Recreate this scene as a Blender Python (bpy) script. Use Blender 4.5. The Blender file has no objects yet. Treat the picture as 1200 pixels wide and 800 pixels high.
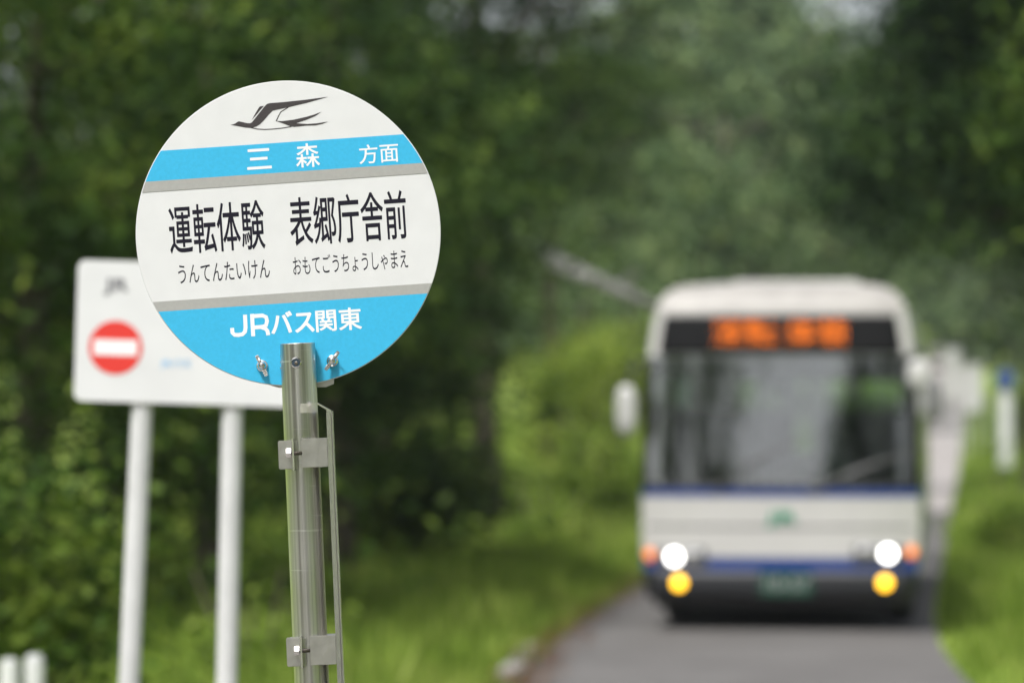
import bpy, bmesh, math, random
import numpy as np
from mathutils import Matrix, Vector
from mathutils.bvhtree import BVHTree

R = math.radians
S = bpy.context.scene
COL = S.collection

# ------------------------------------------------------------------ camera, sky, sun
CAM_Z = 2.0
cd = bpy.data.cameras.new('camera')
cam = bpy.data.objects.new('camera', cd)
COL.objects.link(cam)
cam.location = (0, 0, CAM_Z)
cam.rotation_euler = (R(90 + 0.74), 0, 0)
cd.lens = 135
cd.sensor_width = 36
cd.clip_start = 0.1
cd.clip_end = 4000
cd.dof.use_dof = True
cd.dof.focus_distance = 5.665
cd.dof.aperture_fstop = 4.1
S.camera = cam

SUN_EL, SUN_ROT = 58, 209
W = bpy.data.worlds.new('World')
S.world = W
W.use_nodes = True
wn, wl = W.node_tree.nodes, W.node_tree.links
wn.clear()
sky = wn.new('ShaderNodeTexSky')
sky.sky_type = 'NISHITA'
sky.sun_disc = False
sky.sun_elevation = R(SUN_EL)
sky.sun_rotation = R(SUN_ROT)
sky.air_density = 1.0
sky.dust_density = 4.0
hs = wn.new('ShaderNodeHueSaturation')
hs.inputs['Saturation'].default_value = 0.42
bg = wn.new('ShaderNodeBackground')
bg.inputs['Strength'].default_value = 0.12
wo = wn.new('ShaderNodeOutputWorld')
wl.new(sky.outputs[0], hs.inputs['Color'])
wl.new(hs.outputs[0], bg.inputs['Color'])
wl.new(bg.outputs[0], wo.inputs['Surface'])

sd = bpy.data.lights.new('sun', 'SUN')
sd.energy = 2.8
sd.angle = R(8)
sd.color = (1.0, 0.985, 0.96)
sun = bpy.data.objects.new('sun', sd)
COL.objects.link(sun)
dirv = Vector((math.sin(R(SUN_ROT)) * math.cos(R(SUN_EL)), math.cos(R(SUN_ROT)) * math.cos(R(SUN_EL)), math.sin(R(SUN_EL))))
sun.rotation_euler = dirv.to_track_quat('Z', 'Y').to_euler()
sun.location = (-20, -20, 40)

S.view_settings.view_transform = 'Standard'
S.view_settings.look = 'None'
S.view_settings.exposure = 0.62
S.view_settings.gamma = 1
S.view_settings.use_curve_mapping = False
S.render.engine = 'CYCLES'
S.cycles.use_denoising = True
S.cycles.max_bounces = 8
S.cycles.transparent_max_bounces = 12
S.cycles.sample_clamp_indirect = 6

FPX, HOR = 4500.0, 458.0


def P(px, py, D):
    """a place in metres, found from where it shows in the photograph and how far off it is"""
    return Vector(((px - 600) / FPX * D, D, CAM_Z + (HOR - py) / FPX * D))


# ------------------------------------------------------------------ materials
def mat(name, col, rough=0.6, metal=0.0, var=0.0, scale=8.0, bump=0.0, spec=0.5, coat=0.0):
    m = bpy.data.materials.new(name)
    m.use_nodes = True
    n, l = m.node_tree.nodes, m.node_tree.links
    b = n['Principled BSDF']
    b.inputs['Base Color'].default_value = (*col, 1)
    b.inputs['Roughness'].default_value = rough
    b.inputs['Metallic'].default_value = metal
    b.inputs['Specular IOR Level'].default_value = spec
    b.inputs['Coat Weight'].default_value = coat
    if var or bump:
        tc = n.new('ShaderNodeTexCoord')
        nz = n.new('ShaderNodeTexNoise')
        nz.inputs['Scale'].default_value = scale
        nz.inputs['Detail'].default_value = 6
        l.new(tc.outputs['Object'], nz.inputs['Vector'])
        if var:
            rp = n.new('ShaderNodeValToRGB')
            rp.color_ramp.elements[0].position = 0.3
            rp.color_ramp.elements[1].position = 0.7
            rp.color_ramp.elements[0].color = (*[c * (1 - var) for c in col], 1)
            rp.color_ramp.elements[1].color = (*[min(1, c * (1 + var)) for c in col], 1)
            l.new(nz.outputs['Fac'], rp.inputs['Fac'])
            l.new(rp.outputs['Color'], b.inputs['Base Color'])
        if bump:
            bp = n.new('ShaderNodeBump')
            bp.inputs['Strength'].default_value = bump
            bp.inputs['Distance'].default_value = 0.01
            l.new(nz.outputs['Fac'], bp.inputs['Height'])
            l.new(bp.outputs['Normal'], b.inputs['Normal'])
    return m


def emit(name, col, strength):
    m = bpy.data.materials.new(name)
    m.use_nodes = True
    b = m.node_tree.nodes['Principled BSDF']
    b.inputs['Base Color'].default_value = (*[min(0.8, c) for c in col], 1)
    b.inputs['Emission Color'].default_value = (*col, 1)
    b.inputs['Emission Strength'].default_value = strength
    return m


def leafmat(name, cols, trans=0.35, rough=0.5):
    """each leaf its own tone, picked at random per leaf"""
    m = bpy.data.materials.new(name)
    m.use_nodes = True
    n, l = m.node_tree.nodes, m.node_tree.links
    n.clear()
    g = n.new('ShaderNodeNewGeometry')
    tc = n.new('ShaderNodeTexCoord')
    nz = n.new('ShaderNodeTexNoise')
    nz.inputs['Scale'].default_value = 1.3
    nz.inputs['Detail'].default_value = 2
    l.new(tc.outputs['Object'], nz.inputs['Vector'])
    mx = n.new('ShaderNodeMath')
    mx.operation = 'MULTIPLY_ADD'
    mx.inputs[1].default_value = 0.38
    l.new(g.outputs['Random Per Island'], mx.inputs[0])
    ad = n.new('ShaderNodeMapRange')
    ad.inputs[1].default_value = 0.38
    ad.inputs[2].default_value = 0.64
    ad.inputs[3].default_value = 0.0
    ad.inputs[4].default_value = 0.62
    l.new(nz.outputs['Fac'], ad.inputs[0])
    l.new(ad.outputs[0], mx.inputs[2])
    rp = n.new('ShaderNodeValToRGB')
    e = rp.color_ramp.elements
    e[0].position, e[0].color = 0.0, (*cols[0], 1)
    e[1].position, e[1].color = 1.0, (*cols[2], 1)
    k = e.new(0.5)
    k.color = (*cols[1], 1)
    l.new(mx.outputs[0], rp.inputs['Fac'])
    b = n.new('ShaderNodeBsdfPrincipled')
    b.inputs['Roughness'].default_value = rough
    b.inputs['Specular IOR Level'].default_value = 0.08
    t = n.new('ShaderNodeBsdfTranslucent')
    ms = n.new('ShaderNodeMixShader')
    ms.inputs[0].default_value = trans
    o = n.new('ShaderNodeOutputMaterial')
    l.new(rp.outputs[0], b.inputs['Base Color'])
    l.new(rp.outputs[0], t.inputs['Color'])
    l.new(b.outputs[0], ms.inputs[1])
    l.new(t.outputs[0], ms.inputs[2])
    l.new(ms.outputs[0], o.inputs['Surface'])
    return m


def glassmat(name, tint, ior=1.5):
    m = bpy.data.materials.new(name)
    m.use_nodes = True
    n, l = m.node_tree.nodes, m.node_tree.links
    n.clear()
    f = n.new('ShaderNodeFresnel')
    f.inputs['IOR'].default_value = ior
    t = n.new('ShaderNodeBsdfTransparent')
    t.inputs['Color'].default_value = (*tint, 1)
    g = n.new('ShaderNodeBsdfGlossy')
    g.inputs['Roughness'].default_value = 0.02
    ms = n.new('ShaderNodeMixShader')
    o = n.new('ShaderNodeOutputMaterial')
    l.new(f.outputs[0], ms.inputs[0])
    l.new(t.outputs[0], ms.inputs[1])
    l.new(g.outputs[0], ms.inputs[2])
    l.new(ms.outputs[0], o.inputs['Surface'])
    return m


def steelmat(name, base=0.66, rough=0.27):
    """drawn stainless tube: fine lines along its length, a few scratches and dull patches"""
    m = bpy.data.materials.new(name)
    m.use_nodes = True
    n, l = m.node_tree.nodes, m.node_tree.links
    b = n['Principled BSDF']
    b.inputs['Metallic'].default_value = 1
    tc = n.new('ShaderNodeTexCoord')
    mp = n.new('ShaderNodeMapping')
    mp.inputs['Scale'].default_value = (190, 190, 1.5)
    l.new(tc.outputs['Object'], mp.inputs['Vector'])
    nz = n.new('ShaderNodeTexNoise')
    nz.inputs['Scale'].default_value = 1
    nz.inputs['Detail'].default_value = 5
    l.new(mp.outputs[0], nz.inputs['Vector'])
    rp = n.new('ShaderNodeValToRGB')
    rp.color_ramp.elements[0].position = 0.3
    rp.color_ramp.elements[1].position = 0.72
    rp.color_ramp.elements[0].color = (base * 0.45, base * 0.43, base * 0.40, 1)
    rp.color_ramp.elements[1].color = (base * 1.15, base * 1.14, base * 1.08, 1)
    l.new(nz.outputs['Fac'], rp.inputs['Fac'])
    # scuffs round the tube
    mp2 = n.new('ShaderNodeMapping')
    mp2.inputs['Rotation'].default_value = (0.35, 0.5, 0)
    mp2.inputs['Scale'].default_value = (8, 8, 130)
    l.new(tc.outputs['Object'], mp2.inputs['Vector'])
    n2 = n.new('ShaderNodeTexNoise')
    n2.inputs['Scale'].default_value = 1.6
    n2.inputs['Detail'].default_value = 3
    l.new(mp2.outputs[0], n2.inputs['Vector'])
    r2 = n.new('ShaderNodeValToRGB')
    r2.color_ramp.elements[0].position = 0.66
    r2.color_ramp.elements[1].position = 0.74
    l.new(n2.outputs['Fac'], r2.inputs['Fac'])
    n3 = n.new('ShaderNodeTexNoise')
    n3.inputs['Scale'].default_value = 9
    n3.inputs['Detail'].default_value = 5
    l.new(tc.outputs['Object'], n3.inputs['Vector'])
    mr = n.new('ShaderNodeMapRange')
    mr.inputs[3].default_value = rough * 0.6
    mr.inputs[4].default_value = rough * 1.9
    l.new(n3.outputs['Fac'], mr.inputs[0])
    l.new(mr.outputs[0], b.inputs['Roughness'])
    mx = n.new('ShaderNodeMix')
    mx.data_type = 'RGBA'
    mx.inputs[7].default_value = (0.85, 0.85, 0.82, 1)
    ml = n.new('ShaderNodeMath')
    ml.operation = 'MULTIPLY'
    ml.inputs[1].default_value = 0.6
    l.new(r2.outputs[0], ml.inputs[0])
    l.new(ml.outputs[0], mx.inputs[0])
    l.new(rp.outputs[0], mx.inputs[6])
    l.new(mx.outputs[2], b.inputs['Base Color'])
    bp = n.new('ShaderNodeBump')
    bp.inputs['Strength'].default_value = 0.12
    bp.inputs['Distance'].default_value = 0.001
    l.new(nz.outputs['Fac'], bp.inputs['Height'])
    l.new(bp.outputs[0], b.inputs['Normal'])
    return m


M = dict(
    sign_white=mat('sign_white_paint', (0.665, 0.672, 0.67), 0.42, var=0.025, scale=30),
    sign_blue=mat('sign_blue_paint', (0.038, 0.42, 0.69), 0.42, var=0.05, scale=240),
    sign_grey=mat('sign_grey_paint', (0.36, 0.36, 0.34), 0.42, var=0.04, scale=200),
    ink=mat('dark_ink', (0.014, 0.013, 0.022), 0.6, spec=0.12),
    ink_brown=mat('emblem_ink', (0.060, 0.054, 0.055), 0.5, var=0.1, scale=400, spec=0.15),
    letter_white=mat('white_ink', (0.80, 0.80, 0.80), 0.5),
    steel=steelmat('stainless_steel'),
    steel_plate=mat('steel_plate', (0.55, 0.54, 0.50), 0.38, 1.0, var=0.10, scale=60, bump=0.1),
    steel_bright=mat('bright_steel', (0.72, 0.71, 0.69), 0.20, 1.0, var=0.06, scale=80),
    steel_dark=mat('dark_steel', (0.16, 0.14, 0.12), 0.45, 1.0, var=0.3, scale=90),
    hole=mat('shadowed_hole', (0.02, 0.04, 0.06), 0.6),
    board_white=mat('white_board', (0.655, 0.662, 0.66), 0.4, var=0.04, scale=6),
    post_white=mat('white_post', (0.56, 0.565, 0.56), 0.45, var=0.08, scale=7),
    red=mat('red_print', (0.66, 0.04, 0.03), 0.4),
    pale_blue=mat('pale_blue_print', (0.28, 0.50, 0.72), 0.5),
    grey_print=mat('grey_print', (0.22, 0.22, 0.23), 0.5),
    bus_white=mat('bus_cream_white', (0.49, 0.48, 0.46), 0.3, var=0.05, scale=1.5, coat=0.3),
    bus_blue=mat('bus_blue', (0.009, 0.036, 0.18), 0.3, coat=0.3),
    bumper=mat('bumper_grey', (0.018, 0.019, 0.022), 0.5, var=0.15, scale=4),
    black=mat('black_trim', (0.010, 0.010, 0.011), 0.45),
    interior=mat('interior_grey', (0.05, 0.052, 0.055), 0.7),
    seat=mat('seat_fabric', (0.025, 0.045, 0.06), 0.9, var=0.2, scale=20),
    far_white=mat('weathered_white', (0.40, 0.40, 0.39), 0.6, var=0.15, scale=5),
    rubber=mat('tyre_rubber', (0.012, 0.012, 0.012), 0.85, var=0.3, scale=20),
    rim=mat('wheel_rim', (0.35, 0.35, 0.35), 0.4, 0.7),
    glass=glassmat('windscreen_glass', (0.60, 0.72, 0.68), 3.3),
    side_glass=glassmat('side_window_glass', (0.55, 0.66, 0.62), 1.5),
    head=emit('headlamp_lens', (1.0, 0.98, 0.94), 5.5),
    fog=emit('fog_lamp_lens', (1.0, 0.50, 0.02), 3.2),
    amber=emit('amber_lens', (0.85, 0.20, 0.008), 0.85),
    led=emit('orange_led', (1.0, 0.19, 0.004), 2.6),
    plate_green=mat('plate_green', (0.008, 0.055, 0.032), 0.4),
    logo_green=mat('logo_green', (0.02, 0.24, 0.13), 0.4),
    mirror_shell=mat('mirror_shell', (0.48, 0.475, 0.46), 0.35),
    mirror_grey=mat('mirror_grey', (0.16, 0.16, 0.16), 0.45),
    bark=mat('bark', (0.075, 0.058, 0.042), 0.9, var=0.4, scale=9, bump=0.6),
    bark_pale=mat('pale_bark', (0.15, 0.148, 0.14), 0.9, var=0.3, scale=9, bump=0.5),
    kerb=mat('kerb_concrete', (0.25, 0.24, 0.22), 0.85, var=0.2, scale=6, bump=0.3),
    sign_far_blue=mat('far_sign_blue', (0.035, 0.07, 0.22), 0.4),
)
LF = dict(
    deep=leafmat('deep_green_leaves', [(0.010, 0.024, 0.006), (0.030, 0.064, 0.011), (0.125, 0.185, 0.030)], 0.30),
    mid=leafmat('mid_green_leaves', [(0.014, 0.034, 0.007), (0.050, 0.098, 0.014), (0.20, 0.265, 0.042)], 0.32),
    far=leafmat('haze_paled_leaves', [(0.045, 0.085, 0.040), (0.13, 0.20, 0.085), (0.33, 0.40, 0.16)], 0.3),  # haze over the distant trees partly put into the leaf colour
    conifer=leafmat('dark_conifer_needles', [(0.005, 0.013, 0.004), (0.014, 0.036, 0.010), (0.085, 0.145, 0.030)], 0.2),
    bright=leafmat('yellow_green_leaves', [(0.09, 0.15, 0.018), (0.22, 0.30, 0.038), (0.40, 0.46, 0.095)], 0.4),
    grass=leafmat('grass_blades', [(0.09, 0.16, 0.02), (0.19, 0.28, 0.038), (0.36, 0.43, 0.10)], 0.4),
)


# ------------------------------------------------------------------ object helpers
def tag(o, label=None, cat=None, group=None, kind=None):
    if label: o['label'] = label
    if cat: o['category'] = cat
    if group: o['group'] = group
    if kind: o['kind'] = kind
    return o


def thing(name, label, cat, loc=(0, 0, 0), rot=(0, 0, 0), group=None):
    o = bpy.data.objects.new(name, None)
    COL.objects.link(o)
    o.empty_display_size = 0.2
    o.location = loc
    o.rotation_euler = rot
    return tag(o, label, cat, group)


def copy_tree(o, parent=None):
    c = o.copy()
    COL.objects.link(c)
    c.parent = parent
    for ch in list(o.children):
        copy_tree(ch, c)
    return c


def link(name, me, m, parent=None):
    o = bpy.data.objects.new(name, me)
    COL.objects.link(o)
    if m is not None:
        me.materials.clear()
        me.materials.append(m)
    o.parent = parent
    return o


class MB:
    """collects simple solids, then links them as one mesh object"""

    def __init__(s):
        s.v, s.f = [], []

    def add(s, vs, fs):
        k = len(s.v)
        s.v += [tuple(p) for p in vs]
        s.f += [tuple(i + k for i in f) for f in fs]
        return s

    def box(s, x0, x1, y0, y1, z0, z1, mtx=None, bev=0.0):
        if bev:
            bm = bmesh.new()
            bmesh.ops.create_cube(bm, size=1)
            for v in bm.verts:
                v.co = ((x0 + x1) / 2 + v.co.x * (x1 - x0), (y0 + y1) / 2 + v.co.y * (y1 - y0), (z0 + z1) / 2 + v.co.z * (z1 - z0))
            bmesh.ops.bevel(bm, geom=bm.edges[:], offset=bev, segments=2, affect='EDGES')
            bm.verts.index_update()
            vs = [v.co.copy() for v in bm.verts]
            fs = [[v.index for v in f.verts] for f in bm.faces]
            bm.free()
        else:
            vs = [Vector(p) for p in ((x0, y0, z0), (x1, y0, z0), (x1, y1, z0), (x0, y1, z0), (x0, y0, z1), (x1, y0, z1), (x1, y1, z1), (x0, y1, z1))]
            fs = [(0, 3, 2, 1), (4, 5, 6, 7), (0, 1, 5, 4), (1, 2, 6, 5), (2, 3, 7, 6), (3, 0, 4, 7)]
        if mtx is not None:
            vs = [mtx @ v for v in vs]
        return s.add(vs, fs)

    def tube(s, pts, rad, seg=10, cap=True):
        pts = [Vector(p) for p in pts]
        rads = rad if isinstance(rad, (list, tuple)) else [rad] * len(pts)
        vs, fs = [], []
        up = None
        for i, p in enumerate(pts):
            t = (pts[min(i + 1, len(pts) - 1)] - pts[max(i - 1, 0)]).normalized()
            if up is None:
                up = Vector((0, 0, 1)) if abs(t.z) < 0.9 else Vector((1, 0, 0))
            a = t.cross(up).normalized()
            b = a.cross(t).normalized()
            up = b
            for k in range(seg):
                q = 2 * math.pi * k / seg
                vs.append(p + (a * math.cos(q) + b * math.sin(q)) * rads[i])
        for i in range(len(pts) - 1):
            for k in range(seg):
                k2 = (k + 1) % seg
                fs.append((i * seg + k, i * seg + k2, (i + 1) * seg + k2, (i + 1) * seg + k))
        if cap:
            fs.append(tuple(range(seg))[::-1])
            n0 = (len(pts) - 1) * seg
            fs.append(tuple(n0 + k for k in range(seg)))
        return s.add(vs, fs)

    def lathe(s, prof, c, axis='Y', seg=32, sx=1.0):
        """profile of (radius, along) turned round an axis through c"""
        vs, fs = [], []
        c = Vector(c)
        for r, h in prof:
            for k in range(seg):
                q = 2 * math.pi * k / seg
                a, b = r * math.cos(q) * sx, r * math.sin(q)
                vs.append(c + (Vector((a, h, b)) if axis == 'Y' else Vector((a, b, h)) if axis == 'Z' else Vector((h, a, b))))
        n = len(prof)
        for i in range(n - 1):
            for k in range(seg):
                k2 = (k + 1) % seg
                fs.append((i * seg + k, i * seg + k2, (i + 1) * seg + k2, (i + 1) * seg + k))
        fs.append(tuple(range(seg)))
        fs.append(tuple((n - 1) * seg + k for k in range(seg))[::-1])
        return s.add(vs, fs)

    def prism(s, poly, y0, y1):
        """polygon in x,z given a thickness in y"""
        n = len(poly)
        vs = [(a, y0, b) for a, b in poly] + [(a, y1, b) for a, b in poly]
        fs = [tuple(range(n)), tuple(range(2 * n - 1, n - 1, -1))]
        fs += [(i, (i + 1) % n, n + (i + 1) % n, n + i) for i in range(n)]
        return s.add(vs, fs)

    def mesh(s, name, smooth=False, ang=None):
        me = bpy.data.meshes.new(name)
        me.from_pydata(s.v, [], s.f)
        bm = bmesh.new()
        bm.from_mesh(me)
        bmesh.ops.recalc_face_normals(bm, faces=bm.faces[:])
        if ang is not None:
            for f in bm.faces: f.smooth = True
            for e in bm.edges:
                if len(e.link_faces) == 2 and e.calc_face_angle(0) > R(ang):
                    e.smooth = False
        elif smooth:
            for f in bm.faces: f.smooth = True
        bm.to_mesh(me)
        bm.free()
        return me

    def build(s, name, m, parent=None, smooth=False, ang=None):
        return link(name, s.mesh(name, smooth, ang), m, parent)


def np_mesh(name, verts, faces_n, nper):
    """big mesh of separate n-gons (each face its own island)"""
    me = bpy.data.meshes.new(name)
    nv = len(verts)
    me.vertices.add(nv)
    me.vertices.foreach_set('co', verts.astype(np.float32).ravel())
    me.loops.add(nv)
    me.loops.foreach_set('vertex_index', np.arange(nv, dtype=np.int32))
    me.polygons.add(faces_n)
    me.polygons.foreach_set('loop_start', np.arange(0, nv, nper, dtype=np.int32))
    me.update(calc_edges=True)
    me.validate()
    return me


def text_mesh(txt, bold=0.0, extrude=0.0):
    cu = bpy.data.curves.new('text', 'FONT')
    cu.body = txt
    cu.size = 1.0
    cu.resolution_u = 4
    o = bpy.data.objects.new('text', cu)
    COL.objects.link(o)
    bpy.context.view_layer.update()
    dg = bpy.context.evaluated_depsgraph_get()
    me = bpy.data.meshes.new_from_object(o.evaluated_get(dg))
    bpy.data.objects.remove(o)
    return me


def fit_text(name, txt, u0, u1, v0, v1, y, m, parent, bold=0.0, bolds=None):
    """flat lettering in the local x,z plane that fills the given box"""
    me = text_mesh(txt, bold)
    co = np.empty(len(me.vertices) * 3, dtype=np.float32)
    me.vertices.foreach_get('co', co)
    co = co.reshape(-1, 3)
    a, b = co.min(0), co.max(0)
    out = np.empty_like(co)
    out[:, 0] = u0 + (co[:, 0] - a[0]) / (b[0] - a[0]) * (u1 - u0)
    out[:, 2] = v0 + (co[:, 1] - a[1]) / (b[1] - a[1]) * (v1 - v0)
    out[:, 1] = y
    me.vertices.foreach_set('co', out.ravel())
    me.update()
    me.name = name
    if bold:      # heavier weight: the strokes laid over each other a little apart
        bx_, bz_ = (bold, bold) if not isinstance(bold, tuple) else bold
        bm = bmesh.new()
        for k, (ax, az) in enumerate(((0, 0), (1, 0), (-1, 0), (0, 1), (0, -1), (.7, .7), (-.7, .7), (.7, -.7), (-.7, -.7))):
            nb = len(bm.verts)
            bm.from_mesh(me)
            bm.verts.ensure_lookup_table()
            for v in bm.verts[nb:]:
                v.co += Vector((ax * bx_, -k * 0.00001, az * bz_))
        bm.to_mesh(me)
        bm.free()
    return link(name, me, m, parent)


# ------------------------------------------------------------------ setting: ground, road, kerb
def road_slope(y):
    t = min(1, max(0, (y - 18) / 20))
    return 0.120 * t * t * (3 - 2 * t)


_yy = np.arange(-120, 420.5, 0.5)
_sl = np.array([road_slope(v) for v in _yy])
_cx = np.concatenate([[0], np.cumsum((_sl[1:] + _sl[:-1]) / 2 * 0.5)])
_cx = _cx - np.interp(32, _yy, _cx) + 2.0


def road_x(y):
    return float(np.interp(y, _yy, _cx))


def zg(x, y):
    """height of the ground"""
    z = 0.00010 * max(0, y - 75) ** 2 - 0.06
    if y > 330: z = 0.00010 * 255 ** 2 + (y - 330) * 0.03 - 0.06
    d = abs(x - road_x(y)) - 1.65
    if d > 0:
        e = min(1, d / 1.5)
        z += e * (0.05 * math.sin(x * 1.7 + y * 0.6) + 0.06 * math.sin(y * 0.35 - x * 0.8)) - 0.02 * e
        if x < road_x(y) and y > 20:
            z += min(0.5, max(0, d - 1.5) * 0.09)
    return z


HW = 1.53
ys = list(np.arange(-110, 20, 5.0)) + list(np.arange(20, 90, 1.5)) + list(np.arange(90, 340, 8.0)) + [380, 450, 600, 900, 1400]
ds = [-900, -500, -250, -120, -60, -30, -18, -12, -9, -7, -5.5, -4.5, -3.7, -3.1, -2.6, -2.2, -1.95, -1.0, 0, 1.0, 1.95, 2.2, 2.6, 3.1, 3.7, 4.5, 5.5, 7, 9, 12, 18, 30, 60, 120, 250, 500, 900]
ys = [-900, -400, -200] + ys
g = MB()
vs = [(road_x(y) + d, y, zg(road_x(y) + d, y)) for y in ys for d in ds]
nd = len(ds)
fs = [(i * nd + j, i * nd + j + 1, (i + 1) * nd + j + 1, (i + 1) * nd + j) for i in range(len(ys) - 1) for j in range(nd - 1)]
g.add(vs, fs)


def groundmat():
    m = mat('soil_and_grass', (0.06, 0.085, 0.02), 0.95)
    n, l = m.node_tree.nodes, m.node_tree.links
    b = n['Principled BSDF']
    b.inputs['Specular IOR Level'].default_value = 0.1
    tc = n.new('ShaderNodeTexCoord')
    n1 = n.new('ShaderNodeTexNoise')
    n1.inputs['Scale'].default_value = 0.55
    n1.inputs['Detail'].default_value = 8
    l.new(tc.outputs['Object'], n1.inputs['Vector'])
    rp = n.new('ShaderNodeValToRGB')
    e = rp.color_ramp.elements
    e[0].position, e[0].color = 0.33, (0.070, 0.10, 0.018, 1)
    e[1].position, e[1].color = 0.68, (0.28, 0.35, 0.075, 1)
    k = e.new(0.45); k.color = (0.18, 0.26, 0.04, 1)
    l.new(n1.outputs['Fac'], rp.inputs['Fac'])
    l.new(rp.outputs[0], b.inputs['Base Color'])
    bp = n.new('ShaderNodeBump')
    bp.inputs['Strength'].default_value = 0.8
    bp.inputs['Distance'].default_value = 0.05
    l.new(n1.outputs['Fac'], bp.inputs['Height'])
    l.new(bp.outputs[0], b.inputs['Normal'])
    return m


tag(g.build('ground', groundmat(), smooth=True), kind='structure')


def roadmat():
    m = mat('worn_asphalt', (0.14, 0.135, 0.13), 0.85)
    n, l = m.node_tree.nodes, m.node_tree.links
    b = n['Principled BSDF']
    tc = n.new('ShaderNodeTexCoord')
    n1 = n.new('ShaderNodeTexNoise')
    n1.inputs['Scale'].default_value = 0.8
    n1.inputs['Detail'].default_value = 8
    n2 = n.new('ShaderNodeTexNoise')
    n2.inputs['Scale'].default_value = 90
    n2.inputs['Detail'].default_value = 3
    l.new(tc.outputs['Object'], n1.inputs['Vector'])
    l.new(tc.outputs['Object'], n2.inputs['Vector'])
    rp = n.new('ShaderNodeValToRGB')
    e = rp.color_ramp.elements
    e[0].position, e[0].color = 0.3, (0.085, 0.080, 0.076, 1)
    e[1].position, e[1].color = 0.7, (0.135, 0.129, 0.123, 1)
    l.new(n1.outputs['Fac'], rp.inputs['Fac'])
    mx = n.new('ShaderNodeMix')
    mx.data_type = 'RGBA'
    mx.blend_type = 'MULTIPLY'
    mx.inputs[0].default_value = 0.5
    l.new(rp.outputs[0], mx.inputs[6])
    l.new(n2.outputs['Color'], mx.inputs[7])
    l.new(rp.outputs[0], b.inputs['Base Color'])
    bp = n.new('ShaderNodeBump')
    bp.inputs['Strength'].default_value = 0.4
    bp.inputs['Distance'].default_value = 0.01
    l.new(n2.outputs['Fac'], bp.inputs['Height'])
    l.new(bp.outputs[0], b.inputs['Normal'])
    return m


def ribbon(d0, d1, y0, y1, lift, step=1.5):
    m_ = MB()
    yy = np.arange(y0, y1 + 0.01, step)
    vs = []
    for y in yy:
        c = road_x(y)
        zc = 0.00010 * max(0, y - 75) ** 2 - 0.01
        for k in range(5):
            d = d0 + (d1 - d0) * k / 4
            vs.append((c + d, y, zc + lift + 0.02 * (1 - (d / 2.2) ** 2)))
    fs = [(i * 5 + k, i * 5 + k + 1, (i + 1) * 5 + k + 1, (i + 1) * 5 + k) for i in range(len(yy) - 1) for k in range(4)]
    return m_.add(vs, fs)


tag(ribbon(-HW, HW, -101, 64, 0.0).build('road', roadmat(), smooth=True), kind='structure')
tag(ribbon(-HW, HW, 64, 320, 0.0).build('sunlit_road', mat('sunlit_road_tone', (0.31, 0.285, 0.27), 0.85, var=0.14, scale=0.7, bump=0.2), smooth=True), kind='structure')  # same road farther on, its open sunlight put into a paler colour

# unseen gravel sheet left of the road, added for neutral bounce light
gv_ = MB()
gv_.add([(-9 + 9 * i / 8 * (1.0 if y > -100 else 1), y, 0.012 + 0.03 * (1 - abs(i - 4) / 4)) for y in range(-30, 13, 3) for i in range(9)],
        [(a * 9 + i, a * 9 + i + 1, (a + 1) * 9 + i + 1, (a + 1) * 9 + i) for a in range(14) for i in range(8)])
tag(gv_.build('bounce_sheet', mat('bounce_gravel', (0.24, 0.225, 0.205), 0.95, var=0.3, scale=25, bump=0.6), smooth=True), kind='structure')

# low concrete edging stones along the left side of the road
kerb = thing('road_edging', 'row of pale concrete edging stones along left edge of road', 'kerb', (0, 0, 0))
st = MB()
st.box(-0.07, 0.07, -0.28, 0.28, 0, 0.12, bev=0.015)
sme = st.mesh('edging_stone')
sme.materials.append(M['kerb'])
rk = random.Random(5)
for i in range(5):
    y = 27.0 + i * 0.62
    o = bpy.data.objects.new('edging_stone', sme)
    COL.objects.link(o)
    o.parent = kerb
    o.location = (road_x(y) - HW - 0.13 + rk.uniform(-0.02, 0.02), y, rk.uniform(-0.01, 0.01) - 0.06)
    o.rotation_euler = (rk.uniform(-.02, .02), rk.uniform(-.03, .03), -math.atan(road_slope(y)) + rk.uniform(-.03, .03))

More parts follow.
